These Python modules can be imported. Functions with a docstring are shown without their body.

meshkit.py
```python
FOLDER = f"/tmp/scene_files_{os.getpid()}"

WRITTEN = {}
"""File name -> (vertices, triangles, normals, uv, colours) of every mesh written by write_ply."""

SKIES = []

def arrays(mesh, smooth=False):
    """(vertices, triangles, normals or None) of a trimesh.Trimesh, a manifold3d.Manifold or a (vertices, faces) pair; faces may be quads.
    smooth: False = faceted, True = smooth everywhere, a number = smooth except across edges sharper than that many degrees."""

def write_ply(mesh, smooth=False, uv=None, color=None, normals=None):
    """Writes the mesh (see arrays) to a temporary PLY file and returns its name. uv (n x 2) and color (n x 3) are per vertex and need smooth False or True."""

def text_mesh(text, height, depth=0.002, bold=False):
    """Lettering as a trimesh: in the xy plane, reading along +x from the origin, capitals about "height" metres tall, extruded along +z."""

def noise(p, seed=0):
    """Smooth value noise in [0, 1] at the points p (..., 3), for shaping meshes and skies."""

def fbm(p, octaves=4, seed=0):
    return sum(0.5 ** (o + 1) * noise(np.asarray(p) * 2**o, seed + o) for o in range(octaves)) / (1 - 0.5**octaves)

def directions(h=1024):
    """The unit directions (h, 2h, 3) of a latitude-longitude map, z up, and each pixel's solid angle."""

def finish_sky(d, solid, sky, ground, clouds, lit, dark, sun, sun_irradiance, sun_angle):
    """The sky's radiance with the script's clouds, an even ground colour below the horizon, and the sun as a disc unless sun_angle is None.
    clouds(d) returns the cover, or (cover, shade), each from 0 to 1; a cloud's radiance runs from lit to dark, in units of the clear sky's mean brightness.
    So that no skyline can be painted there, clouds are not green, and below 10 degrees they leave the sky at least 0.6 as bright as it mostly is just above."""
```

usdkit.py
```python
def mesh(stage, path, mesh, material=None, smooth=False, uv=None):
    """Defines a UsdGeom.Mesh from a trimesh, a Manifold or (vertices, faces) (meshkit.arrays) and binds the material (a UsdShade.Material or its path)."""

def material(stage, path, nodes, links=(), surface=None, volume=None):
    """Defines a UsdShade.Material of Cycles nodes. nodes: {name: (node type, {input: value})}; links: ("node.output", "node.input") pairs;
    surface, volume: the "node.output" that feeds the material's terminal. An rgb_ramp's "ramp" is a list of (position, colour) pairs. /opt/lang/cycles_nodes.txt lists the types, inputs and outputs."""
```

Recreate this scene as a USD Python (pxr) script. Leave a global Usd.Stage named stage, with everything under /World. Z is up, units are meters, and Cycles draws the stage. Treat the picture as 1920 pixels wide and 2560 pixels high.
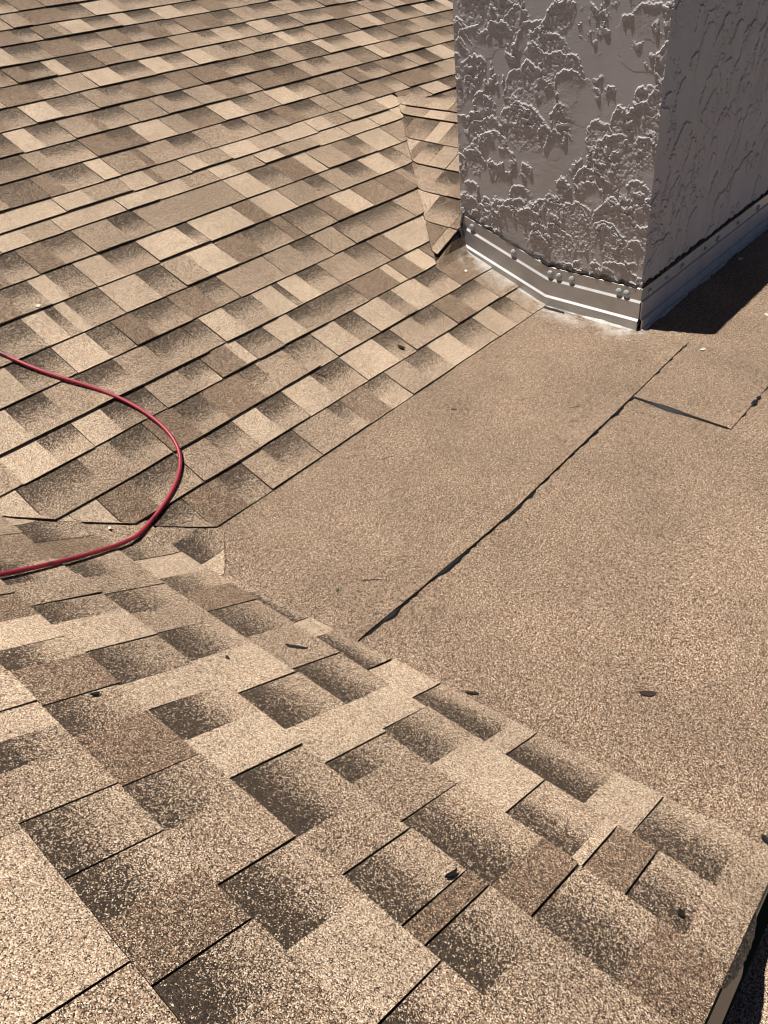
import math, random
import numpy as np, trimesh, usdkit, meshkit
from pxr import Usd, UsdGeom, UsdLux, UsdShade, Gf, Sdf, Vt

stage = Usd.Stage.CreateInMemory()
UsdGeom.SetStageUpAxis(stage, UsdGeom.Tokens.z)
UsdGeom.SetStageMetersPerUnit(stage, 1.0)
UsdGeom.Xform.Define(stage, "/World")
UsdGeom.Scope.Define(stage, "/World/Looks")

# ------------------------------------------------------------------ camera
CAM_T = np.array([-2.4935, -1.0771, 1.2233])
CAM_R = np.array([[0.65280, -0.75025, -0.10478], [-0.51558, -0.33868, -0.78707], [0.55501, 0.56781, -0.60790]])  # right, down, forward
CAM_F = 1823.53 / 1920
EXPOSURE = 0.25
cam = UsdGeom.Camera.Define(stage, "/World/camera")
r_, d_, f_ = CAM_R
cam.AddTransformOp().Set(Gf.Matrix4d(*r_, 0, *(-d_), 0, *(-f_), 0, *CAM_T, 1))
cam.CreateHorizontalApertureAttr(36.0)
cam.CreateVerticalApertureAttr(48.0)
cam.CreateFocalLengthAttr(36.0 * CAM_F)
cam.CreateClippingRangeAttr(Gf.Vec2f(0.05, 5000))
cam.CreateExposureAttr(EXPOSURE)

# ------------------------------------------------------------------ sky and sun
SUN_EL = math.radians(76.0)
sh = np.array([-0.395, 0.919])
sh /= np.linalg.norm(sh)
SUN = np.array([sh[0] * math.cos(SUN_EL), sh[1] * math.cos(SUN_EL), math.sin(SUN_EL)])
usdkit.material(stage, "/World/Looks/sky", {
    "sky": ("sky_texture", {"sky_type": "single_scattering", "sun_disc": False, "sun_elevation": SUN_EL, "sun_rotation": math.atan2(SUN[0], SUN[1]), "altitude": 20.0, "air_density": .22, "aerosol_density": .2}),
    "bg": ("background_shader", {"strength": 0.05})}, [("sky.color", "bg.color")], surface="bg.background")
dome = UsdLux.DomeLight.Define(stage, "/World/sky")
UsdShade.MaterialBindingAPI.Apply(dome.GetPrim()).Bind(UsdShade.Material.Get(stage, "/World/Looks/sky"))
dome.GetPrim().SetCustomDataByKey("kind", "structure")
sun = UsdLux.DistantLight.Define(stage, "/World/sun")
sun.CreateNormalizeAttr(True) if hasattr(sun, "CreateNormalizeAttr") else None
sun.GetPrim().GetAttribute("inputs:normalize").Set(True)
sun.CreateIntensityAttr(1.25)
sun.CreateAngleAttr(0.53)
sun.CreateColorAttr(Gf.Vec3f(1.0, 0.955, 0.89))
z_ = SUN; x_ = np.cross([0, 1, 0], z_); x_ /= np.linalg.norm(x_); y_ = np.cross(z_, x_)
sun.AddTransformOp().Set(Gf.Matrix4d(*x_, 0, *y_, 0, *z_, 0, 0, 0, 10, 1))

# ------------------------------------------------------------------ helpers
used = {}
def path_of(name, parent=None):
    base = (str(parent.GetPath()) if parent is not None else "/World") + "/" + name
    n = used.get(base, -1) + 1
    used[base] = n
    return base if n == 0 else f"{base}_{n:03d}"

def tag(prim, label=None, cat=None, group=None, kind=None):
    for k, v in (("label", label), ("category", cat), ("group", group), ("kind", kind)):
        if v:
            prim.SetCustomDataByKey(k, v)
    return prim

def thing(name, label=None, cat=None, group=None, kind=None, loc=None):
    x = UsdGeom.Xform.Define(stage, path_of(name))
    if loc is not None:
        x.AddTranslateOp().Set(Gf.Vec3d(*map(float, loc)))
    return tag(x.GetPrim(), label, cat, group, kind)

def obj(name, mesh, mat, parent=None, smooth=False, tone=None):
    m = usdkit.mesh(stage, path_of(name, parent), mesh, "/World/Looks/" + mat, smooth=smooth)
    if tone is not None:
        pv = UsdGeom.PrimvarsAPI(m).CreatePrimvar("tone", Sdf.ValueTypeNames.Color3fArray, "vertex")
        pv.Set(Vt.Vec3fArray.FromNumpy(np.asarray(tone, np.float32)))
    return m.GetPrim()

def fb(p, oct=4, seed=0):
    return meshkit.fbm(np.asarray(p, float), oct, seed)

def n1(x, f, seed=0):
    x = np.asarray(x, float)
    return meshkit.noise(np.stack([x * f, np.zeros_like(x) + .5, np.zeros_like(x) + seed * 7.3], -1), seed) - .5

# ------------------------------------------------------------------ roof surfaces
MS, AS, BS, YA, XB = 0.068, 0.450, 0.568, 0.375, -1.793    # slopes, break line of the back slope, foot of the near slope
EAVE = -1.078
def smax(a, b, e):
    return .5 * (a + b + np.sqrt((a - b) ** 2 + e * e))
def z_flat(x, y): return MS * y
def z_back(x, y): return MS * YA + AS * (y - YA)
def z_near(x, y): return -BS * (x - XB)
def z_cricket(x, y):
    z = .30 + AS * np.minimum(x, 1.42 - x)
    return np.minimum(z, z_back(x, y) + np.clip((y - .76) * 3.5, -1, 9) + .004)
def zsurf(x, y):
    x = np.asarray(x, float); y = np.asarray(y, float)
    z = smax(z_flat(x, y), z_back(x, y), .008)
    z = smax(z, z_near(x, y), .008)
    c = z_cricket(x, y)
    return np.where((y > .74) & (x > -.3), smax(z, c, .006), z)
def znormal(x, y, h=.004):
    dx = (zsurf(x + h, y) - zsurf(x - h, y)) / (2 * h); dy = (zsurf(x, y + h) - zsurf(x, y - h)) / (2 * h)
    n = np.stack([-dx, -dy, np.ones_like(dx)], -1)
    return n / np.linalg.norm(n, axis=-1, keepdims=True)
def on(x, y, lift):
    x = np.asarray(x, float); y = np.asarray(y, float)
    return np.stack([x, y, zsurf(x, y)], -1) + znormal(x, y) * np.asarray(lift, float)[..., None]
def x_foot(y):                                       # lower edge of the near slope's shingles on the flat roof
    y = np.asarray(y, float)
    return np.where(y < .22, XB - .12 * y, np.where(y < .37, -1.812 + (y - .22) * .8, -1.70))
def y_cut(x):                                        # cut line of the back slope's shingles along the valley
    return .377 + (-1.717 - np.asarray(x, float)) / 1.165
def x_cut(y): return -1.717 - (np.asarray(y, float) - .377) * 1.165

# ------------------------------------------------------------------ materials
def granule_material(name, scale=350., flat=False):
    N = {"geo": ("geometry", {}), "att": ("attribute", {"attribute": "tone"}), "sep": ("separate_color", {}),
         "vor": ("voronoi_texture", {"scale": scale, "randomness": 1.0}), "vs": ("separate_color", {}),
         "wn": ("noise_texture", {"scale": 150., "detail": 2.0}), "wn2": ("noise_texture", {"scale": 3.2, "detail": 3.0}),
         "light": ("rgb_ramp", {"ramp": [(0, (.19, .130, .085)), (.25, (.37, .256, .174)), (.6, (.56, .415, .290)), (.85, (.77, .625, .465)), (1, (.87, .75, .59))]}),
         "brown": ("rgb_ramp", {"ramp": [(0, (.080, .052, .037)), (.45, (.180, .110, .070)), (.8, (.31, .195, .122)), (1, (.54, .40, .27))]}),
         "dark": ("rgb_ramp", {"ramp": [(0, (.020, .015, .011)), (.6, (.052, .037, .026)), (1, (.11, .076, .048))]}),
         "jit": ("math", {"math_type": "multiply_add", "value2": 1.0, "value3": -.5}),
         "dsum": ("math", {"math_type": "add"}),
         "isd": ("math", {"math_type": "less_than"}), "isb": ("math", {"math_type": "less_than"}),
         "m1": ("mix", {"mix_type": "mix"}), "m2": ("mix", {"mix_type": "mix"}),
         "wv": ("map_range", {"from_min": .3, "from_max": .7, "to_min": .82, "to_max": 1.13}),
         "mul": ("mix", {"mix_type": "multiply", "fac": 1.0}), "cw": ("combine_color", {}),
         # pale sealant overspray on the granules along the chimney's left foot
         "px": ("separate_xyz", {}), "fx": ("map_range", {"range_type": "smoothstep", "from_min": -.15, "from_max": -.02, "to_min": 0., "to_max": 1., "clamp": True}),
         "fy": ("map_range", {"from_min": .80, "from_max": .74, "to_min": 0., "to_max": 1., "clamp": True}),
         "fy2": ("map_range", {"from_min": -.06, "from_max": .0, "to_min": 0., "to_max": 1., "clamp": True}),
         "fx2": ("map_range", {"from_min": .03, "from_max": .0, "to_min": 0., "to_max": 1., "clamp": True}),
         "sn": ("noise_texture", {"scale": 11., "detail": 5., "roughness": .7}), "sr": ("map_range", {"from_min": .42, "from_max": .62, "to_min": 0., "to_max": .85, "clamp": True}),
         "s1": ("math", {"math_type": "multiply"}), "s2": ("math", {"math_type": "multiply"}), "s3": ("math", {"math_type": "multiply"}), "s4": ("math", {"math_type": "multiply"}),
         "m3": ("mix", {"mix_type": "mix", "color2": (.62, .58, .52)}),
         "bmp": ("bump", {"strength": .55, "distance": .0012, "use_object_space": False}),
         "p": ("principled_bsdf", {"roughness": .85, "specular_ior_level": .25})}
    L = [("geo.position", "vor.vector"), ("geo.position", "wn.vector"), ("geo.position", "wn2.vector"), ("att.color", "sep.color"), ("vor.color", "vs.color"),
         ("vs.g", "light.fac"), ("vs.g", "brown.fac"), ("vs.g", "dark.fac"),
         ("wn.fac", "jit.value1"), ("sep.r", "dsum.value1"), ("jit.value", "dsum.value2"),
         ("vs.r", "isd.value1"), ("dsum.value", "isd.value2"), ("vs.b", "isb.value1"), ("sep.g", "isb.value2"),
         ("isb.value", "m1.fac"), ("light.color", "m1.color1"), ("brown.color", "m1.color2"),
         ("isd.value", "m2.fac"), ("m1.color", "m2.color1"), ("dark.color", "m2.color2"),
         ("wn2.fac", "wv.value"), ("wv.result", "cw.r"), ("wv.result", "cw.g"), ("wv.result", "cw.b"), ("m2.color", "mul.color1"), ("cw.color", "mul.color2"),
         ("geo.position", "px.vector"), ("px.x", "fx.value"), ("px.y", "fy.value"), ("px.y", "fy2.value"), ("px.x", "fx2.value"), ("geo.position", "sn.vector"), ("sn.fac", "sr.value"),
         ("fx.result", "s1.value1"), ("fy.result", "s1.value2"), ("s1.value", "s2.value1"), ("fy2.result", "s2.value2"), ("s2.value", "s3.value1"), ("fx2.result", "s3.value2"),
         ("s3.value", "s4.value1"), ("sr.result", "s4.value2"), ("s4.value", "m3.fac"), ("mul.color", "m3.color1"),
         ("m3.color", "p.base_color"), ("vor.distance", "bmp.height"), ("bmp.normal", "p.normal")]
    N["bmp"][1]["invert"] = True
    usdkit.material(stage, "/World/Looks/" + name, N, L, surface="p.BSDF")
granule_material("shingle_granules", 700.)
granule_material("membrane_granules", 700.)

def simple(name, color, rough=.7, metal=0., spec=.3, noise=None, bump=None, extra=None):
    N = {"geo": ("geometry", {}), "p": ("principled_bsdf", {"base_color": color, "roughness": rough, "metallic": metal, "specular_ior_level": spec, **(extra or {})})}
    L = []
    if noise:
        sc, c2, lo, hi = noise
        N.update({"n": ("noise_texture", {"scale": sc, "detail": 5., "roughness": .6}), "r": ("rgb_ramp", {"ramp": [(lo, color), (hi, c2)]})})
        L += [("geo.position", "n.vector"), ("n.fac", "r.fac"), ("r.color", "p.base_color")]
    if bump:
        sc, dist = bump
        N.update({"bn": ("noise_texture", {"scale": sc, "detail": 4.}), "b": ("bump", {"strength": .6, "distance": dist})})
        L += [("geo.position", "bn.vector"), ("bn.fac", "b.height"), ("b.normal", "p.normal")]
    usdkit.material(stage, "/World/Looks/" + name, N, L, surface="p.BSDF")
simple("felt", (.02, .018, .017), .9)
simple("asphalt_edge", (.022, .019, .018), .8, bump=(300, .001))
simple("bitumen", (.012, .011, .011), .6, spec=.25, bump=(120, .002))
simple("tar_gritty", (.012, .011, .011), .5, spec=.4, noise=(420., (.45, .38, .28), .60, .66), bump=(300, .002))
simple("stucco", (.43, .405, .404), .85, spec=.2, noise=(7., (.475, .45, .45), .35, .7), bump=(230, .0013))
simple("sheet_metal", (.47, .455, .45), .38, .35, noise=(16., (.41, .395, .385), .4, .65))
simple("screw_metal", (.5, .5, .5), .35, .9)
simple("clear_sealant", (.62, .66, .66), .12, spec=.6, extra={"transmission_weight": .45, "ior": 1.4})
simple("grey_sealant", (.42, .40, .38), .6, noise=(45., (.6, .57, .52), .4, .6), bump=(150, .002))
simple("grime", (.016, .013, .010), .75, noise=(60., (.085, .055, .022), .5, .72), bump=(180, .003))
simple("hose_red", (.34, .024, .045), .42, spec=.5, noise=(9., (.03, .012, .012), .60, .72))
simple("drip_metal", (.10, .097, .105), .45, .5)
simple("twig", (.035, .022, .015), .8)
simple("chip_white", (.72, .68, .60), .7)
simple("moss", (.05, .065, .02), .9)
simple("earth", (.10, .085, .055), .95, noise=(.6, (.06, .08, .03), .4, .6))

# ------------------------------------------------------------------ ground far below, deck under the shingles
g = trimesh.creation.box([400, 400, .2]); g.apply_translation([0, 0, -3.6])
tag(obj("ground", g, "earth"), kind="structure")

def grid_mesh(xs, ys, f):
    X, Y = np.meshgrid(xs, ys, indexing="ij")
    P = f(X, Y).reshape(-1, 3); nx, ny = len(xs), len(ys)
    i = np.arange(nx * ny).reshape(nx, ny)
    q = np.stack([i[:-1, :-1], i[1:, :-1], i[1:, 1:], i[:-1, 1:]], -1).reshape(-1, 4)
    return P, np.vstack([q[:, [0, 1, 2]], q[:, [0, 2, 3]]])
xs = np.unique(np.concatenate([np.arange(-3.3, 3.2, .06), np.arange(-2.4, -1.5, .02), np.arange(-.4, .8, .02)]))
ys = np.unique(np.concatenate([np.arange(EAVE + .012, 4.2, .06), np.arange(.2, 1.9, .02)]))
tag(obj("roof_deck", grid_mesh(xs, ys, lambda X, Y: on(X, Y, np.full(X.shape, -.006))), "felt", smooth=True), "black felt deck showing in the joints under the tan shingles", "roof deck", kind="structure")

# ------------------------------------------------------------------ shingles
ROWS_A = {
    0: "D | -1.72 B : -1.597 D | -1.508 M : -1.424 D | -1.299 M : -1.144 D | -1.087 B : -0.976 D | -0.867 M : -0.757 D | -0.633 L : -0.505 D | -0.354 L : -0.237 D | -0.125 M",
    1: "L | -1.976 L | -1.893 B : -1.786 D | -1.637 M : -1.528 D | -1.423 L : -1.327 D | -1.214 L : -1.084 D | -0.942 L : -0.774 D | -0.683 M : -0.562 D | -0.435 B : -0.316 D | -0.158 M",
    2: "L | -2.031 D : -1.85 M : -1.752 D | -1.636 B : -1.527 D : -1.424 B : -1.274 D : -1.197 M : -1.078 D | -1.026 D | -0.941 L : -0.822 D | -0.723 L : -0.581 D | -0.509 L : -0.371 D | -0.237 B",
    3: "L : -1.898 D | -1.79 L : -1.695 D | -1.541 M : -1.417 D | -1.326 B : -1.221 L | -1.176 D | -1.058 L : -0.941 D | -0.845 D | -0.627 B : -0.444 L | -0.396 B : -0.299 L | -0.203 B",
    4: "L : -1.9 D : -1.783 M : -1.682 D : -1.542 M : -1.428 D | -1.279 D | -1.207 L : -1.107 D | -0.974 L : -0.879 D | -0.85 L : -0.755 D | -0.644 M : -0.495 D | -0.367 B : -0.266 L | -0.369 B : -0.255 L",
    5: "L : -1.811 D | -1.66 L : -1.541 D | -1.448 M : -1.439 B : -1.367 D | -1.225 B : -1.106 D | -1.012 M | -0.788 K | -0.792 M : -0.65 D | -0.541 M | -0.413 D | -0.283 D | -0.044 M",
    6: "D | -1.719 L : -1.585 D : -1.548 L : -1.509 D | -1.381 L : -1.236 D | -1.133 M : -1.021 L | -0.894 B : -0.764 D | -0.61 B | -0.55 D | -0.372 B : -0.268 L | -0.147 B",
    7: "D | -1.616 L : -1.481 D | -1.378 L : -1.271 D | -1.126 L : -0.951 D | -0.896 L | -0.68 B : -0.586 L | -0.441 M : -0.289 D | -0.196 M : -0.077 D | 0.053 L : 0.196 D | 0.296 M",
    8: "B : -1.592 D | -1.493 B : -1.398 D | -1.277 M : -1.132 D | -1.023 M | -0.593 L | -0.459 D : -0.331 B : -0.199 L | -0.122 M : 0.031 B : 0.118 D | 0.202 L | 0.374 M",
}
ROWS_B = {
    0: "L | -0.411 D : -0.584 L | -0.632 D : -0.791 L | -0.88 D : -1.015 M",
    1: "D : 0.169 B | 0.07 D : -0.063 M | -0.209 D : -0.356 L | -0.45 D : -0.568 L | -0.718 D : -0.837 L | -0.857 B | -0.926 D : -1.014 M",
    2: "M | 0.226 D : 0.122 M | 0.028 D : -0.094 L | -0.228 D : -0.358 L | -0.463 D : -0.523 M | -0.628 D : -0.788 B | -0.853 D : -0.977 B",
    3: "M | 0.226 D : 0.14 L | 0.018 D : -0.109 L | -0.197 D : -0.298 L | -0.41 D : -0.56 M | -0.647 D | -0.75 B | -0.787 D : -0.873 M",
    4: "L | 0.08 D : 0.009 B | -0.108 D : -0.203 B | -0.342 D : -0.451 M | -0.563 D : -0.686 L | -0.815 D : -0.863 M",
    5: "L | -0.099 L : -0.171 M | -0.336 D | -0.45 D : -0.53 B | -0.63 D : -0.712 M",
    6: "M | -0.352 L : -0.513 L | -0.596 M",
}
BUTTS_A = [0.374, 0.505, 0.631, 0.764, 0.873, 1.005, 1.135, 1.277, 1.409, 1.548, 1.632, 1.728, 1.859, 1.99, 2.128, 2.264, 2.395, 2.525, 2.665, 2.784, 2.913, 3.04, 3.17, 3.30, 3.43, 3.56, 3.69, 3.82, 3.95]
BUTTS_B = [0., .05, .2, .36, .52, .66, .80, .94, 1.08, 1.22, 1.36, 1.50]
BUTTS_C = [-.165, -.03, .11, .245, .375, .51, .57, .72]
# tone of a zone: (dark fraction at the butt, at the top edge, share of brown granules)
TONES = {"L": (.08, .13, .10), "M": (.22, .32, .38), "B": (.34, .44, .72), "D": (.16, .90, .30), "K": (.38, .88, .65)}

def parse(s):
    t = s.split()
    z = [[None, None, t[0]]]
    last = -9e9
    for k in range(1, len(t), 3):
        z.append([t[k], float(t[k + 1]), t[k + 2]])
    return z

def tiles_from(zs, lo, hi, sign):
    """Zones in order along the course -> tiles: lists of (u0, u1, tone) that a joint separates."""
    out, cur, at = [], [], lo
    for k, (sep, u, code) in enumerate(zs):
        if k and sign * (u - at) > .015:
            cur.append((at, u, zs[k - 1][2] if k == 1 or cur_code is None else cur_code)); at = u
            if sep == "|":
                out.append(cur); cur = []
        cur_code = code
    cur.append((at, hi, cur_code)); out.append(cur)
    return out

def random_tiles(rng, lo, hi, sign, allight=False):
    out, at = [], lo
    while sign * (hi - at) > .02:
        cur = []
        r = rng.random()
        w = rng.uniform(.07, .17)
        cur.append((w, "L" if allight else rng.choice("LLMMMBBB")))
        if r < .8:
            cur.append((rng.uniform(.09, .17), rng.choice("LM") if allight else rng.choice("DDDDDK")))
        if rng.random() < .12:
            cur.insert(1, (rng.uniform(.03, .06), rng.choice("MB")))
        zs = []
        for w, c in cur:
            zs.append((at, at + sign * w, c)); at += sign * w
        out.append(zs)
    return out

def bands(u0, u1, step):
    n = max(1, int(math.ceil(abs(u1 - u0) / step)))
    return np.linspace(u0, u1, n + 1)

def tile_mesh(zones, v0, v1, place, clip, rng, seed, thin=1.0, gap=.0013, extra=lambda x, y: 0):
    """One shingle tab: its tone zones side by side, raised at the butt (v0), running under the next course at v1."""
    V, F, T = [], [], []
    n = 0
    off = rng.uniform(-.002, .002); skew = rng.uniform(-.006, .006)
    tj = rng.uniform(-.05, .05); gj = rng.uniform(-.06, .08)
    t_tab = rng.choice([.0045, .006, .0085]) * thin
    uu0, uu1 = zones[0][0], zones[-1][1]
    sgn = 1 if uu1 > uu0 else -1
    for k, (a, b, code) in enumerate(zones):
        a = a + sgn * gap if k == 0 else a
        b = b - sgn * gap if k == len(zones) - 1 else b
        if sgn * (b - a) < .004:
            continue
        us = bands(a, b, .035)
        S = np.array([0, .22, .42, .62, .82, 1.0, 1.07])
        U, SS = np.meshgrid(us, S, indexing="ij")
        edge = off + skew * (U - uu0) + .006 * n1(U, 2.7, seed % 97) + .0022 * n1(U, 21, 3)
        Vv = v0 + edge + (v1 - v0 - edge) * SS
        U2 = clip(U, Vv)
        t = t_tab * (1.0 if code in "LMB" else rng.uniform(.75, 1.1))
        lift = .0015 + t * (1 - np.clip(SS, 0, 1)) + .0018 * n1(U, 9, seed % 89 + 1) * (1 - SS)
        X, Y = place(U2, Vv)
        P = on(X, Y, lift + extra(X, Y))
        d0, d1, g = TONES[code]
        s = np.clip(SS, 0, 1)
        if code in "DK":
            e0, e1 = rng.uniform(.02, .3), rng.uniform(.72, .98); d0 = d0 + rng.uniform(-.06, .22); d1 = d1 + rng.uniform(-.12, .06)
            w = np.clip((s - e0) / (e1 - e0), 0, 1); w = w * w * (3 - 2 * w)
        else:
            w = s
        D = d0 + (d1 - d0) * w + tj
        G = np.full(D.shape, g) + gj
        nu, nv = U.shape
        ok = (np.abs(U2.max() - U2.min()) > .006)
        if not ok:
            continue
        V.append(P.reshape(-1, 3)); T.append(np.stack([D, G, np.zeros_like(D)], -1).reshape(-1, 3))
        i = n + np.arange(nu * nv).reshape(nu, nv)
        q = np.stack([i[:-1, :-1], i[1:, :-1], i[1:, 1:], i[:-1, 1:]], -1).reshape(-1, 4)
        F.append(q[:, [0, 1, 2]]); F.append(q[:, [0, 2, 3]])
        n += nu * nv
        # skirt: butt and the two ends
        for ring in (np.stack([U2[:, 0], Vv[:, 0]], -1), np.stack([U2[0], Vv[0]], -1), np.stack([U2[-1], Vv[-1]], -1)):
            top = {0: P[:, 0], 1: P[0], 2: P[-1]}[0 if ring.shape[0] == nu and np.allclose(ring[0], [U2[0, 0], Vv[0, 0]]) and np.allclose(ring[-1], [U2[-1, 0], Vv[-1, 0]]) else (1 if np.allclose(ring[-1], [U2[0, -1], Vv[0, -1]]) else 2)]
            bx, by = place(ring[:, 0], ring[:, 1])
            bot = on(bx, by, np.full(bx.shape, -.0055))
            m = len(ring)
            V.append(np.vstack([top, bot])); T.append(np.tile([[1.3, .2, 0]], (2 * m, 1)))
            j = n + np.arange(m)
            F.append(np.stack([j[:-1], j[1:], j[1:] + m], -1)); F.append(np.stack([j[:-1], j[1:] + m, j[:-1] + m], -1))
            n += 2 * m
    if not V:
        return None
    return np.vstack(V), np.vstack(F), np.vstack(T)

def in_view(P):
    q = (P - CAM_T) @ CAM_R.T
    if np.any(q[:, 2] < .1):
        return 0.
    u = CAM_F * q[:, 0] / q[:, 2] + .5; v = CAM_F * q[:, 1] / q[:, 2] + .5 * 4 / 3
    v /= 4 / 3
    iu = min(u.max(), 1) - max(u.min(), 0); iv = min(v.max(), 1) - max(v.min(), 0)
    return max(iu, 0) * max(iv, 0)

def lay(parent, meshes, limit=290):
    meshes = [m for m in meshes if m is not None]
    share = np.array([in_view(m[0]) for m in meshes])
    order = np.argsort(-share)
    single = set(int(k) for k in order[:limit] if share[k] > 0)
    rest = [m for k, m in enumerate(meshes) if k not in single]
    for k in sorted(single):
        v, f, t = meshes[k]
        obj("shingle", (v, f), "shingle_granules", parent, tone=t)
    if rest:
        V, F, T, n = [], [], [], 0
        for v, f, t in rest:
            V.append(v); F.append(f + n); T.append(t); n += len(v)
        tag(obj("outlying_shingles", (np.vstack(V), np.vstack(F)), "shingle_granules", parent, tone=np.vstack(T)), kind="stuff")

rng = random.Random(11)
# --- back slope: courses along x, rising to +y
roofA = thing("shingled_roof", "large tan and brown shingle slope rising behind the red hose, left of the chimney", "roof slope", kind="structure")
meshes = []
for r in range(len(BUTTS_A) - 1):
    v0, v1 = BUTTS_A[r], BUTTS_A[r + 1]
    lo = x_cut(v1) - .05
    lo = max(lo, -3.2)
    hi = -.006 if v1 < .8 else ((v1 - .985 + .02 if v1 < 1.70 else .71) if v0 < 1.69 else 3.1)
    if r in ROWS_A:
        zs = parse(ROWS_A[r])
        last = zs[-1][1]
        tl = tiles_from(zs, min(lo, zs[1][1] - .1) if r < 3 else zs[1][1] - .11, max(hi, last + .03) if r < 4 else (hi if hi - last < .3 else last + .16), 1)
        if r >= 3:
            tl = random_tiles(rng, lo, tl[0][0][0], 1) + tl
        if r >= 4 and tl[-1][-1][1] < hi - .02:
            tl += random_tiles(rng, tl[-1][-1][1], hi, 1)
    else:
        tl = random_tiles(rng, lo - rng.uniform(0, .2), hi, 1, allight=r in (9, 10))
    if v1 > .8 and v0 < 1.69:                          # far side of the cricket
        tl = tl + [None] + random_tiles(rng, 1.42 - (v1 - .985) - .02, 3.1, 1)
    right = False
    for zones in tl:
        if zones is None:
            right = True; continue
        if right:
            clip = lambda U, V: np.maximum(U, np.where(V < 1.695, np.maximum(1.42 - (V - .985), .71), .71))
        elif v1 < .8:
            clip = lambda U, V: np.clip(U, x_cut(V), -.006)
        else:
            clip = lambda U, V: np.clip(U, x_cut(V), np.where(V < 1.695, V - .985, 9))
        ex = lambda x, y: .0022 * np.clip(1 - (np.asarray(x) - x_cut(y)) / .2, 0, 1)
        meshes.append(tile_mesh(zones, v0, v1, lambda u, v: (u, v), clip, rng, rng.randrange(9999), extra=ex))
lay(roofA, meshes)

# --- near slope: courses along y, rising to -x
roofB = thing("shingled_roof", "near shingle slope at the bottom left, falling to the flat roof", "roof slope", kind="structure")
meshes = []
bx_ = [None] + [XB - s / math.hypot(1, BS) for s in BUTTS_B[1:]]
for r in range(len(BUTTS_B) - 1):
    v0 = -bx_[r] if r else None
    v1 = -bx_[r + 1]
    top = float(y_cut(-v1)) + .03
    if r in ROWS_B:
        zs = parse(ROWS_B[r])
        first = zs[1][1] + rng.uniform(.08, .12)
        tl = tiles_from(zs, first, EAVE, -1)
        if first < top:
            tl = random_tiles(rng, top, first, -1) + tl
    else:
        tl = random_tiles(rng, top + rng.uniform(0, .1), EAVE, -1)
    sink = lambda x, y: -.005 * np.clip((np.asarray(y) - y_cut(x)) / .02, 0, 1)
    for zones in tl:
        clip = lambda U, V: np.clip(U, EAVE, y_cut(-V) + .03)
        place = lambda u, v: (-v, u)
        if r == 0:
            # lowest course: its foot follows the line where the slope meets the flat roof
            def place(u, v, v1=v1):
                s = np.clip((v - 1.74) / (v1 - 1.74), 0, 1.1)
                f = -x_foot(u)
                return -(f + (v1 - f) * s), u
            for z in [zones]:
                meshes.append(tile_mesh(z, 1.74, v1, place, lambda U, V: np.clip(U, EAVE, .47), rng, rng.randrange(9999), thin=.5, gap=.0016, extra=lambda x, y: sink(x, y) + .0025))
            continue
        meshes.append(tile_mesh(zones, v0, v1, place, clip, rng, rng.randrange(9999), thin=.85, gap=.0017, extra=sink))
lay(roofB, meshes)

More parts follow.
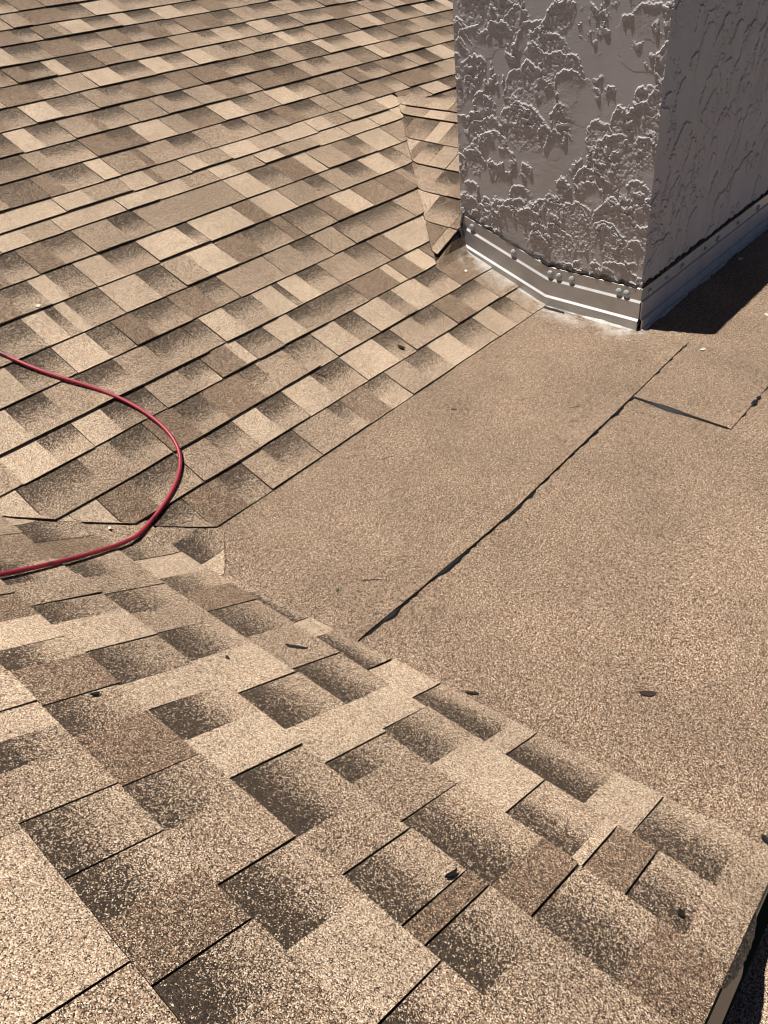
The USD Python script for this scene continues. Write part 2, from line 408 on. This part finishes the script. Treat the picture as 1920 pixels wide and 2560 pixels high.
# --- cricket behind the chimney: courses along y, rising to +x
roofC = thing("shingled_roof", "small shingled cricket behind the chimney, left of its far corner", "roof slope", kind="structure")
meshes = []
for r in range(len(BUTTS_C) - 1):
    v0, v1 = BUTTS_C[r], BUTTS_C[r + 1]
    tl = random_tiles(rng, 2.0, .76, -1, allight=r == 5)
    place = lambda u, v: (v + .11 * np.clip(u - .9, -.2, .8), u)
    clip = lambda U, V: np.clip(U, .785, np.maximum((V - .099 + .985 + .012) / .89, .79))
    for zones in tl:
        meshes.append(tile_mesh(zones, v0, v1, place, clip, rng, rng.randrange(9999), extra=lambda x, y: .0015))
lay(roofC, meshes)

# ------------------------------------------------------------------ flat roof: lapped membrane sheets
flat = thing("flat_roof", "low tan mineral-surfaced flat roof between the shingle slopes and the chimney", "flat roof", kind="structure")
def sheet(poly_x, poly_y, lift, edge_noise=0., seed=0, name="membrane_sheet"):
    """poly_x(y01 grid) etc: a sheet between two x and two y limits, each a function of the other coordinate."""
    x0, x1 = poly_x; y0, y1 = poly_y
    xs = np.arange(x0, x1 + .012, .012)
    nv = max(2, int(abs(y1(0.) - y0(0.)) / .02))
    ss = np.unique(np.concatenate([np.linspace(0, 1, nv), [.006, .012, .02]]))
    X, SS = np.meshgrid(xs, ss, indexing="ij")
    Y0 = y0(X) + edge_noise * (n1(X, 14, seed) + .6 * n1(X, 60, seed + 1)); Y1 = y1(X)
    Y = Y0 + (Y1 - Y0) * SS
    wav = .0040 * (fb(np.stack([X * 2.2, Y * 2.2, X * 0 + seed], -1), 3, 5) - .5)
    P = on(X, Y, lift(X, Y, SS) + wav)
    nx, ny = X.shape
    i = np.arange(nx * ny).reshape(nx, ny)
    q = np.stack([i[:-1, :-1], i[1:, :-1], i[1:, 1:], i[:-1, 1:]], -1).reshape(-1, 4)
    F = [q[:, [0, 1, 2]], q[:, [0, 2, 3]]]; V = [P.reshape(-1, 3)]; T = [np.tile([[.31, .62, 0]], (nx * ny, 1))]
    n = nx * ny
    for sel in ((slice(None), 0), (0, slice(None)), (-1, slice(None))):
        top = P[sel]; bx, by = X[sel], Y[sel]
        bot = on(bx, by, np.full(bx.shape, -.004)); m = len(top)
        V.append(np.vstack([top, bot])); T.append(np.tile([[1.3, .2, 0]], (2 * m, 1)))
        j = n + np.arange(m); F += [np.stack([j[:-1], j[1:], j[1:] + m], -1), np.stack([j[:-1], j[1:] + m, j[:-1] + m], -1)]
        n += 2 * m
    return obj(name, (np.vstack(V), np.vstack(F)), "membrane_granules", flat, tone=np.vstack(T))
seam = lambda x: np.interp(x, [-1.9, -1.766, -1.211, -.796, -.2, .1], [-.186, -.192, -.217, -.213, -.204, -.200])
tapered = lambda X: np.clip((.02 - X) / .08, .12, 1)
sheet((-1.86, 2.6), (lambda x: EAVE + 0 * x, lambda x: seam(x) + .06), lambda X, Y, S: np.full(X.shape, .0004))
sheet((-.452, 2.6), (lambda x: -.526 + 0 * x, lambda x: seam(x) + .05), lambda X, Y, S: .0048 - .0035 * np.clip((S - .8) / .2, 0, 1) + .006 * np.exp(-((X + .452) / .02) ** 2) * np.exp(-((Y + .33) / .06) ** 2), .004, 3)
sheet((-1.87, 2.6), (seam, lambda x: .40 + 0 * x), lambda X, Y, S: .0025 + (.0065 * np.exp(-S * 9)) * tapered(X) * np.clip((X + 1.80) / .06, 0, 1), .0035, 7)

def bead(xs, yf, w, h, seed, lift=.001):
    """An irregular flattened ooze of bitumen along a lap."""
    y = yf(xs)
    k = np.clip((n1(xs, 26, seed) + .7 * n1(xs, 70, seed + 1) + .22) * 2.2, .05, 1.3)
    W = w * k; P = []
    for a, hh in ((.3, 1.), (0., 1.), (-.55, .75), (-1., 0.)):
        P.append(on(xs, y + a * W, lift + h * hh * np.clip(k, .2, 1)))
    P = np.stack(P, 1); n, m = P.shape[:2]
    i = np.arange(n * m).reshape(n, m)
    q = np.stack([i[:-1, :-1], i[:-1, 1:], i[1:, 1:], i[1:, :-1]], -1).reshape(-1, 4)
    return P.reshape(-1, 3), np.vstack([q[:, [0, 1, 2]], q[:, [0, 2, 3]]])[:, ::-1]
obj("bitumen_bleed", bead(np.arange(-1.745, -.02, .004), lambda x: seam(x) + .001, .011, .006, 4), "bitumen", flat)
obj("bitumen_bleed", bead(np.arange(-.44, .9, .004), lambda x: -.526 + 0 * x + .001, .012, .006, 14), "bitumen", flat)
# the lifted left end of the patch sheet shows its grey underside
ysE = np.arange(-.515, -.215, .006)
kk = np.exp(-((ysE + .33) / .055) ** 2)
Pe = np.concatenate([on(np.full(ysE.shape, -.4525), ysE, .0065 + .005 * kk), on(-.456 - .010 * kk, ysE, np.full(ysE.shape, .0012))])
ne = len(ysE); je = np.arange(ne)
Fe = np.vstack([np.stack([je[:-1], je[1:], je[1:] + ne], -1), np.stack([je[:-1], je[1:] + ne, je[:-1] + ne], -1)])
obj("lap_edge", (Pe, Fe), "bitumen", flat)

# ------------------------------------------------------------------ eave edge and the roof below it
low = thing("lower_roof", "lower shingled roof seen past the black eave edge, bottom right", "roof slope", kind="structure")
def lower(X, Y):
    return np.stack([X, Y, -.175 - .03 * (Y - EAVE) * 0 + .35 * np.minimum(0, Y + 1.2) * .4 + .02 * (X + 1.9)], -1)
P, F = grid_mesh(np.arange(-3.3, 2.6, .05), np.arange(-2.6, EAVE - .004, .05), lower)
obj("membrane_sheet", (P, F), "shingle_granules", low, tone=np.tile([[.10, .38, 0]], (len(P), 1)))

drip = thing("drip_edge", "grey metal drip edge with black tar along the eave, bottom right corner", "drip edge")
def edge_strip(x0, x1, off0, off1, step=.01, rag=0., seed=1, out=None):
    xs = np.arange(x0, x1, step)
    a = on(xs, np.full(xs.shape, EAVE), np.full(xs.shape, off0[1])) + np.array([0, off0[0], 0])
    b = on(xs, np.full(xs.shape, EAVE), np.full(xs.shape, 0.)) + np.array([0, off1[0], off1[1]])
    if out is not None:
        b[:, 1] -= out(xs)
    b[:, 1] += rag * (n1(xs, 30, seed) + n1(xs, 90, seed)); b[:, 2] += rag * n1(xs, 50, seed + 2)
    n = len(xs); j = np.arange(n)
    return np.vstack([a, b]), np.vstack([np.stack([j[:-1], j[1:] + n, j[1:]], -1), np.stack([j[:-1], j[:-1] + n, j[1:] + n], -1)])
fl = lambda xs: .0035 + .012 * sstep(-1.86, -1.93, xs)
def sstep(a, b, x):
    t = np.clip((x - a) / (b - a), 0, 1); return t * t * (3 - 2 * t)
obj("fascia_flange", edge_strip(-3.2, 2.5, (-.001, -.001), (0, -.055), out=fl), "drip_metal", drip)
obj("drip_lip", edge_strip(-3.2, 2.5, (-.002, -.055), (.004, -.17), out=None), "drip_metal", drip)
xt = np.arange(-2.005, -1.83, .0025); kt = np.sin((xt + 2.005) / .175 * math.pi) ** .5
rowsT = []
for t in np.linspace(0, 1, 7):
    nn = meshkit.noise(np.stack([xt * 160, np.full(xt.shape, t * 4.), xt * 0], -1), 4)
    b_ = on(xt, np.full(xt.shape, EAVE), np.zeros(xt.shape))
    rowsT.append(b_ + np.stack([xt * 0, .002 - t * kt * (.013 + .003 * n1(xt, 25, 2)) - .0015 * nn, .004 - t * .012 * kt + .003 * nn * math.sin(math.pi * t)], -1))
rowsT = np.stack(rowsT, 1); it = np.arange(rowsT.shape[0] * 7).reshape(-1, 7)
qt = np.stack([it[:-1, :-1], it[:-1, 1:], it[1:, 1:], it[1:, :-1]], -1).reshape(-1, 4)
Ft = np.vstack([qt[:, [0, 1, 2]], qt[:, [0, 2, 3]]])
if np.mean(trimesh.Trimesh(rowsT.reshape(-1, 3), Ft, process=False).face_normals[:, 2]) < 0:
    Ft = Ft[:, ::-1]
obj("tar_edge", (rowsT.reshape(-1, 3), Ft), "tar_gritty", drip)

# ------------------------------------------------------------------ chimney
chim = thing("chimney", "grey stucco chimney with metal flashing strips round its foot, upper right", "chimney")
H, CW, CL = 1.085, .795, 1.50
rs = np.random.RandomState(5)
def sstep(a, b, x):
    t = np.clip((x - a) / (b - a), 0, 1); return t * t * (3 - 2 * t)
def relief(a, z, seed, amp, count, squash=1.):
    """Skip-trowelled lace stucco: overlapping ragged patches, each with a sharp lip on one side that feathers out on the other, crumbs between."""
    r = np.random.RandomState(seed)
    p = np.stack([a, z, np.full(a.shape, seed * 3.7)], -1)
    wa = .030 * (fb(p * 22, 4, seed) - .5) + .012 * (fb(p * 85 + 40, 3, seed + 5) - .5)
    wz = .030 * (fb(p * 22 + 31, 4, seed + 1) - .5) + .012 * (fb(p * 85 + 17, 3, seed + 6) - .5)
    A, Z = a + 1.6 * wa, z + 1.6 * wz
    rough = fb(p * 130, 3, seed + 3) - .5
    h = .0030 * (fb(p * 3.2 + 20, 2, seed + 13) - .5) + .0006 * (fb(np.stack([a * 40, z * 60, a * 0 + seed], -1), 3, seed + 4) - .5)
    amax, zmax = a.max(), z.max()
    a1, z1 = a[:, 0], z[0, :]
    for k in range(count):
        ca, cz = r.uniform(-.03, amax + .03), r.uniform(-.05, zmax + .05)
        R = r.choice([.022, .035, .05, .075, .10], p=[.20, .24, .28, .18, .10])
        asp = r.uniform(.45, 1.0); ang = r.uniform(.1, 1.3) if r.rand() < .7 else r.uniform(0, 3.14)
        lipdir = r.uniform(.2, 2.6); hh = r.uniform(.0022, .0052); grain = r.rand() < .5
        i0, i1 = np.searchsorted(a1, [ca - R * 1.5 - .03, ca + R * 1.5 + .03]); j0, j1 = np.searchsorted(z1, [cz - R * 1.5 - .03, cz + R * 1.5 + .03])
        if i1 <= i0 or j1 <= j0:
            continue
        s = np.s_[i0:i1, j0:j1]
        du, dv = A[s] - ca, (Z[s] - cz) * squash
        u = (du * math.cos(ang) + dv * math.sin(ang)) / R; v = (-du * math.sin(ang) + dv * math.cos(ang)) / (R * asp)
        rho = np.sqrt(u * u + v * v) + 1e-6
        th = np.arctan2(dv, du)
        side = .5 + .5 * np.cos(th - lipdir)
        w = .0022 / R
        inside = sstep(1 + w, 1 - w, rho)
        feather = .18 + .82 * sstep(.25, .8, side) * np.clip(rho, .25, 1)
        lip = np.exp(-((rho - 1 + 1.2 * w) / (1.5 * w)) ** 2) * sstep(.45, .85, side)
        add = inside * hh * feather + .0024 * lip
        if grain:
            add = add + inside * rough[s] * .0048 * sstep(1, .8, rho)
        h[s] = np.maximum(h[s], h[s] * .35 + add)
    n3 = fb(p * 75 + 5, 3, seed + 11)
    gate3 = sstep(.52, .62, fb(p * 11 + 77, 3, seed + 12))
    return amp * (h + .0042 * sstep(.60, .66, n3) * gate3)
def shaft():
    st = .0026
    yl = np.linspace(0, CW, int(CW / st)); xr = np.linspace(0, CL, int(CL / (st * 1.5))); zz = np.linspace(-.03, H, int(H / st))
    Y, Z = np.meshgrid(yl, zz, indexing="ij")
    hL = relief(Y, Z, 8, 1.0, 150)
    X2, Z2 = np.meshgrid(xr, zz, indexing="ij")
    hR = relief(X2, Z2, 21, .8, 210, .6)
    cL, cR = hL[0][None, :].copy(), hR[0][None, :].copy()
    wY = np.exp(-Y / .006); wX = np.exp(-X2 / .006)
    PL = np.stack([-hL, Y - wY * cR, Z], -1)
    PR = np.stack([X2 - wX * cL, -hR, Z2], -1)
    out = []
    for P, flip in ((PL, True), (PR, False)):
        a, b = P.shape[:2]; i = np.arange(a * b).reshape(a, b)
        q = np.stack([i[:-1, :-1], i[1:, :-1], i[1:, 1:], i[:-1, 1:]], -1).reshape(-1, 4)
        f = np.vstack([q[:, [0, 1, 2]], q[:, [0, 2, 3]]])
        out.append((P.reshape(-1, 3), f[:, ::-1] if flip else f))
    c = trimesh.creation.box([CL - .03, CW - .03, H + .02]); c.apply_translation([CL / 2 + .012, CW / 2 + .012, H / 2 - .012])
    out.append((np.array(c.vertices), np.array(c.faces)))
    # plain top and hidden sides
    t = trimesh.creation.box([CL, CW, .02]); t.apply_translation([CL / 2, CW / 2, H - .0105]); out.append((np.array(t.vertices), np.array(t.faces)))
    s = trimesh.creation.box([CL, .02, H]); s.apply_translation([CL / 2, CW - .009, H / 2 - .001]); out.append((np.array(s.vertices), np.array(s.faces)))
    V, F, n = [], [], 0
    for v, f in out:
        V.append(v); F.append(f + n); n += len(v)
    return np.vstack(V), np.vstack(F)
obj("stucco_shaft", shaft(), "stucco", chim)

# flashing: the profile (outward distance, height) swept along the foot
PROFILE = [(.000, .154), (.0040, .152), (.0040, .149), (.0030, .114), (.0040, .110), (.0105, .1030), (.0110, .1010), (.0108, .046), (.0112, .0435), (.0185, .0365), (.0190, .0345), (.0185, .004), (.021, .000)]
PROFILE = [(d + .006, h) for d, h in PROFILE]
def sweep(p0, p1, out, foot, n=24, shear0=0., shear1=0., thick=.0012):
    """Strip between plan points p0 and p1 whose foot follows the roof; the ends lean by shear (along per height)."""
    p0, p1, out = map(lambda v: np.array(v, float), (p0, p1, out))
    L = np.linalg.norm(p1 - p0); al = (p1 - p0) / L
    rows = []
    for s in np.linspace(0, 1, n):
        row = []
        for d, h in PROFILE:
            sh = (shear0 * (1 - s) + shear1 * s) * h
            pl = p0 + al * (s * L + sh)
            wob = .0006 * float(n1(np.array(s * L), 6, 3))
            row.append([pl[0] + out[0] * (d + wob), pl[1] + out[1] * (d + wob), foot(pl[0], pl[1]) + h])
        rows.append(row)
    P = np.array(rows); a, b = P.shape[:2]
    front = P.reshape(-1, 3); back = front - np.array([out[0], out[1], 0]) * .0055
    i = np.arange(a * b).reshape(a, b)
    q = np.stack([i[:-1, :-1], i[1:, :-1], i[1:, 1:], i[:-1, 1:]], -1).reshape(-1, 4)
    f = np.vstack([q[:, [0, 1, 2]], q[:, [0, 2, 3]]])
    m = trimesh.Trimesh(front, f, process=False)
    if np.mean(m.face_normals @ np.array([out[0], out[1], .2])) < 0:
        f = f[:, ::-1]
    end = []
    for col in (0, a - 1):
        k = i[col]; end += [np.stack([k[:-1], k[1:], k[1:] + a * b], -1), np.stack([k[:-1], k[1:] + a * b, k[:-1] + a * b], -1)]
    return np.vstack([front, back]), np.vstack([f, f[:, ::-1] + a * b] + end)
footA = lambda x, y: float(zsurf(-.05, y)) + .006 if y > .36 else MS * y + .004
def foot_left(x, y):                                  # straight on the slope, straight on the flat
    return float(max(MS * y, MS * YA + AS * (y - YA))) + .004
st1 = obj("flashing_strip", sweep((0, .812), (0, .386), (-1, 0), lambda x, y: .385 * (y - .386) + MS * .386 + .006, shear0=.26, shear1=.30), "sheet_metal", chim, smooth=25)
cap = trimesh.creation.box([.022, .0015, .158]); cap.apply_translation([-.012, .0, .076]); cap.apply_transform(trimesh.transformations.rotation_matrix(.25, [1, 0, 0])); cap.apply_translation([0, .8135, .385 * (.812 - .386) + MS * .386 + .006])
obj("end_return", cap, "sheet_metal", chim)
st2 = obj("flashing_strip", sweep((0, .384), (0, -.010), (-1, 0), lambda x, y: MS * y + .004, shear0=-.30), "sheet_metal", chim, smooth=25)
st3 = obj("flashing_strip", sweep((-.010, 0), (CL, 0), (0, -1), lambda x, y: .004), "sheet_metal", chim, smooth=25)
def screw(pos, out, parent, clear=True):
    out = np.array(out, float)
    m = trimesh.creation.cylinder(.0042, .005, sections=6); m.apply_translation([0, 0, .0045])
    w = trimesh.creation.cylinder(.0065, .002, sections=16); w.apply_translation([0, 0, .001])
    T = trimesh.geometry.align_vectors([0, 0, 1], out); T[:3, 3] = pos
    head = trimesh.util.concatenate([m, w]); head.apply_transform(T)
    s = obj("screw", head, "screw_metal", parent, smooth=30)
    if clear:
        b = trimesh.creation.icosphere(3, 1.0); v = np.array(b.vertices)
        v *= np.array([.0125, .0125, .009]) * (1 + .25 * (fb(v * 1.4 + pos[2] * 50, 2, 9) - .5))[:, None]
        v[:, 2] = np.maximum(v[:, 2], .0002)
        b = trimesh.Trimesh(v, b.faces, process=False); b.apply_transform(T); b.apply_translation([0, 0, -.003])
        obj("sealant_dab", b, "clear_sealant", parent, smooth=True)
for y, z, st in ((.734, .324, st1), (.537, .241, st1), (.368, .164, st2), (.330, .152, st2), (.274, .147, st2), (.078, .127, st2), (.048, .125, st2)):
    zf = (.385 * (y - .386) + MS * .386 + .006 if y > .386 else MS * y + .004) + .130
    if y == .368: zf += .002
    screw((-.0108, y, zf), (-1, 0, 0), st1 if y > .375 else st2)
for x in (.056, .196, .338, .554, .687, .90, 1.139, 1.35):
    screw((x, -.0108, .130), (0, -1, 0), st3, x in (.056, .338, .687, 1.139))

# grime along the top of the flashing
def lump_strip(base, along, out, up, L, w, th, seed, step=.004, rows=7):
    s = np.arange(0, L, step)
    wid = w * (.55 + 1.6 * np.clip(n1(s, 14, seed) + .8 * n1(s, 55, seed + 1) + .25, 0, 1))
    P = []
    for k in range(rows):
        t = k / (rows - 1)
        q = np.stack([s * 60, np.full(s.shape, t * 3.), np.full(s.shape, seed * 1.)], -1)
        hgt = th * math.sin(math.pi * min(1, .1 + t * .9)) * (.5 + 1.1 * meshkit.noise(q * 1.0, seed))
        P.append(base(s) + np.outer(wid * t, up) + np.outer(hgt, out))
    P = np.stack(P, 1); a, b = P.shape[:2]; i = np.arange(a * b).reshape(a, b)
    q = np.stack([i[:-1, :-1], i[1:, :-1], i[1:, 1:], i[:-1, 1:]], -1).reshape(-1, 4)
    f = np.vstack([q[:, [0, 1, 2]], q[:, [0, 2, 3]]])
    m = trimesh.Trimesh(P.reshape(-1, 3), f, process=False)
    if np.mean(m.face_normals @ out) < 0:
        f = f[:, ::-1]
    return P.reshape(-1, 3), f
oL, oR, up = np.array([-1., 0, 0]), np.array([0, -1., 0]), np.array([0, 0, 1.])
obj("grime_line", lump_strip(lambda s: np.stack([np.full(s.shape, -.003), .78 - s, .385 * (.78 - s - .386) + MS * .386 + .006 + .150], -1), None, oL, up, .36, .013, .006, 3), "grime", chim)
obj("grime_line", lump_strip(lambda s: np.stack([np.full(s.shape, -.003), .42 - s, MS * (.42 - s) + .004 + .150 + np.clip(.04 - s, 0, 1) * .5], -1), None, oL, up, .41, .018, .006, 5), "grime", chim)
obj("grime_line", lump_strip(lambda s: np.stack([.004 + s, np.full(s.shape, -.003), np.full(s.shape, .153)], -1), None, oR, up, 1.48, .017, .006, 8), "grime", chim)
# sealant squeezed out under the foot of the flashing
def foot_bead(ptsf, L, w, h, seed):
    s = np.arange(0, L, .005); c, o = ptsf(s)
    k = np.clip(.55 + 1.3 * n1(s, 11, seed) + .8 * n1(s, 40, seed + 1), .12, 1.3)
    P = [c + np.array([0, 0, h]) * k[:, None], c + o * (w * .5 * k)[:, None] + np.array([0, 0, h * .7]) * k[:, None], c + o * (w * k)[:, None] + np.array([0, 0, .001])]
    P = np.stack(P, 1)
    zz = zsurf(P[:, 2, 0], P[:, 2, 1]); P[:, 2, 2] = zz + .004
    P[:, 1, 2] = np.maximum(P[:, 1, 2], zsurf(P[:, 1, 0], P[:, 1, 1]) + .006)
    a, b = P.shape[:2]; i = np.arange(a * b).reshape(a, b)
    q = np.stack([i[:-1, :-1], i[1:, :-1], i[1:, 1:], i[:-1, 1:]], -1).reshape(-1, 4)
    f = np.vstack([q[:, [0, 1, 2]], q[:, [0, 2, 3]]])
    m = trimesh.Trimesh(P.reshape(-1, 3), f, process=False)
    return P.reshape(-1, 3), (f[:, ::-1] if np.mean(m.face_normals[:, 2]) < 0 else f)
def cl(s):
    y = .80 - s; z = np.where(y > .386, .385 * (y - .386) + MS * .386 + .006, MS * y + .004)
    return np.stack([np.full(s.shape, -.026), y, z], -1), np.tile(oL, (len(s), 1))
obj("sealant_bead", foot_bead(cl, .80, .018, .010, 6), "grey_sealant", chim)
obj("sealant_bead", foot_bead(lambda s: (np.stack([s - .02, np.full(s.shape, -.026), np.full(s.shape, .003)], -1), np.tile(oR, (len(s), 1))), 1.5, .016, .009, 12), "grey_sealant", chim)
obj("tar_patch", foot_bead(lambda s: (np.stack([np.full(s.shape, -.040), .42 - s, MS * (.42 - s) + .006 + np.clip(.42 - s - .386, 0, 1) * .3], -1), np.tile(oL, (len(s), 1))), .14, .022, .010, 17), "bitumen", chim)

# ------------------------------------------------------------------ red hose
HOSE = np.array([[-1.84, 1.33], [-1.82, 1.244], [-1.788, 1.18], [-1.768, 1.131], [-1.74, 1.063], [-1.711, .997], [-1.673, .93], [-1.645, .891], [-1.625, .859], [-1.609, .807], [-1.603, .757], [-1.60, .701], [-1.614, .644], [-1.632, .605], [-1.663, .571], [-1.712, .537], [-1.767, .509], [-1.814, .492], [-1.88, .477], [-1.936, .469], [-2.021, .419], [-2.105, .388], [-2.174, .375], [-2.237, .367], [-2.28, .364], [-2.45, .345], [-2.7, .36]])
from scipy.interpolate import splprep, splev
tck, _ = splprep(HOSE.T, s=.0006)
hx, hy = splev(np.linspace(0, 1, 240), tck)
hx, hy = np.array(hx), np.array(hy)
R = .0055
hz = on(hx, hy, np.full(hx.shape, .0075 + R))
zz = hz[:, 2].copy()
for _ in range(40):
    zz[1:-1] = np.maximum(hz[1:-1, 2], .25 * zz[:-2] + .5 * zz[1:-1] + .25 * zz[2:])
C = np.stack([hz[:, 0], hz[:, 1], zz], -1)
tn = np.gradient(C, axis=0); tn /= np.linalg.norm(tn, axis=1, keepdims=True)
sd = np.cross(tn, [0, 0, 1.]); sd /= np.linalg.norm(sd, axis=1, keepdims=True); uu = np.cross(sd, tn)
K = 14; th = np.arange(K) / K * 2 * np.pi
V = C[:, None] + R * (np.cos(th)[None, :, None] * sd[:, None] + np.sin(th)[None, :, None] * uu[:, None])
i = np.arange(len(C) * K).reshape(len(C), K); i2 = np.roll(i, -1, 1)
q = np.stack([i[:-1], i2[:-1], i2[1:], i[1:]], -1).reshape(-1, 4)
hm = trimesh.Trimesh(V.reshape(-1, 3), np.vstack([q[:, [0, 1, 2]], q[:, [0, 2, 3]]]), process=False)
if hm.volume < 0:
    hm.invert()
tag(obj("hose", hm, "hose_red", smooth=True), "dark red rubber hose looping across the shingles at the left edge", "hose")

# ------------------------------------------------------------------ small litter
def flake(x, y, L, W, ang, mat, name, label, cat, curl=.25, lift=.006, th=.0012, seed=0, group=None):
    n = 9; t = np.linspace(-1, 1, n)
    w = W * .5 * np.sqrt(np.clip(1 - t ** 2, .02, 1)) * (1 + .5 * n1(t, 2.1, seed + 3))
    ca, sa = math.cos(ang), math.sin(ang); V = []
    for dz in (th, 0):
        for side in (-1, 0, 1):
            lx = t * L / 2; ly = side * w + .12 * L * (t ** 2) * .5
            X = lx * ca - ly * sa; Y = lx * sa + ly * ca
            V.append(np.stack([X, Y, dz + curl * W * (abs(side) * .3 + t ** 2 * .35)], -1))
    base = on(np.array([x]), np.array([y]), np.array([lift]))[0]
    nn = znormal(np.array([x]), np.array([y]))[0]
    T = trimesh.geometry.align_vectors([0, 0, 1], nn)[:3, :3]
    V = np.vstack(V) @ T.T
    F = []
    I = lambda l, s, k: (l * 3 + s) * n + k
    for k in range(n - 1):
        for s in (0, 1):
            F += [[I(0, s, k), I(0, s, k + 1), I(0, s + 1, k + 1)], [I(0, s, k), I(0, s + 1, k + 1), I(0, s + 1, k)]]
            F += [[I(1, s, k), I(1, s + 1, k + 1), I(1, s, k + 1)], [I(1, s, k), I(1, s + 1, k), I(1, s + 1, k + 1)]]
        for s in (0, 2):
            F += [[I(0, s, k), I(1, s, k), I(1, s, k + 1)], [I(0, s, k), I(1, s, k + 1), I(0, s, k + 1)]]
    m = trimesh.Trimesh(V, F, process=False); m.fix_normals()
    p = obj(name, m, mat, smooth=False)
    UsdGeom.Xformable(p).AddTranslateOp().Set(Gf.Vec3d(*map(float, base)))
    tag(p, label, cat, group)
flake(-.724, .542, .026, .012, -.7, "twig", "seed_pod", "dark curled seed pod on a light shingle two courses above the flat roof", "seed pod", .5, .006, .004, 1)
flake(-1.492, -.757, .034, .013, -.86, "twig", "dried_leaf", "black dried leaf lying alone on the bare flat roof, lower right", "leaf", .08, .0025, .001, 2)
flake(-1.719, -.474, .030, .006, 2.2, "twig", "twig", "small dark curved twig on the flat roof beside the near shingle edge", "twig", .8, .003, .002, 3)
flake(-1.054, .602, .034, .003, 2.6, "twig", "twig", "thin dark twig lying on a dark shingle of the back slope", "twig", 1.0, .006, .002, 4)
flake(-2.292, -.123, .015, .006, -.2, "bitumen", "tar_crumb", "black tar crumb on the near slope at the left", "tar crumb", .4, .006, .003, 5)
flake(-2.044, -.119, .014, .008, 1.2, "twig", "leaf_scrap", "small brown leaf scrap on a pale shingle of the near slope", "leaf scrap", .2, .005, .001, 6)
flake(-1.90, -.147, .052, .012, -.75, "felt", "tar_smear", "grey black tar smear on the near slope below the membrane seam", "tar smear", .02, .0052, .0005, 7)
flake(-1.934, -.998, .014, .010, .3, "bitumen", "tar_crumb", "black tar crumb beside the pale tab near the eave, lower right", "tar crumb", .3, .005, .003, 8)
flake(-1.675, -.997, .011, .007, .9, "bitumen", "tar_crumb", "black tar crumb at the shingle corner on the flat roof, right", "tar crumb", .3, .002, .003, 9)
flake(-1.650, -1.048, .016, .010, 1.2, "bitumen", "tar_crumb", "black tar crumb at the right edge near the eave", "tar crumb", .3, .002, .004, 10)
flake(-2.134, -.743, .026, .006, -.1, "bitumen", "bark_strip", "black curled bark strip standing on a shingle joint, bottom middle", "bark strip", .9, .006, .003, 11)
flake(-1.598, -.087, .060, .004, 2.4, "twig", "scuff", "long faint dark scuff on the flat roof left of the seam", "scuff mark", .02, .0035, .0004, 12)
flake(-1.677, -.045, .010, .007, .4, "moss", "moss_tuft", "tiny green moss tuft on the flat roof near the shingles", "moss", .3, .003, .003, 13)
flake(-1.18, .213, .040, .003, 2.7, "twig", "scuff", "thin dark scuff on the flat roof below the last shingle course", "scuff mark", .02, .0035, .0004, 14)
flake(-.617, -.09, .030, .003, 2.5, "twig", "pine_needle", "thin dark needle above the seam on the flat roof, the upper one", "needle", .2, .004, .001, 15)
flake(-.690, -.129, .026, .004, 2.3, "twig", "pine_needle", "short dark needle just above the seam, the lower one", "needle", .2, .004, .001, 16)
flake(-.854, .214, .020, .006, 2.2, "twig", "leaf_scrap", "dark leaf scrap on the flat roof below the back slope", "leaf scrap", .2, .004, .001, 17)
flake(-.029, -.262, .022, .010, 2.5, "chip_white", "paint_chip", "white paint chip on the flat roof beyond the seam", "paint chip", .3, .006, .001, 18)
flake(.364, -.344, .024, .010, .9, "chip_white", "paint_chip", "white paint chip near the right edge beyond the chimney's shadow", "paint chip", .3, .006, .001, 19)
flake(.843, -.066, .030, .012, 2.9, "chip_white", "paint_chip", "paint chip lying in the shadow of the chimney", "paint chip", .3, .004, .001, 20)
flake(-.147, .676, .016, .012, .5, "chip_white", "paint_chip", "white paint chip on the shingle left of the flashing", "paint chip", .2, .006, .001, 21)
flake(-1.588, 1.287, .016, .012, .5, "chip_white", "paint_chip", "white paint chip on the shingles above the hose, left", "paint chip", .4, .008, .003, 22)
flake(-1.925, .534, .010, .008, 1.5, "chip_white", "paint_chip", "white speck on the valley cut inside the hose loop", "paint chip", .4, .008, .002, 23)
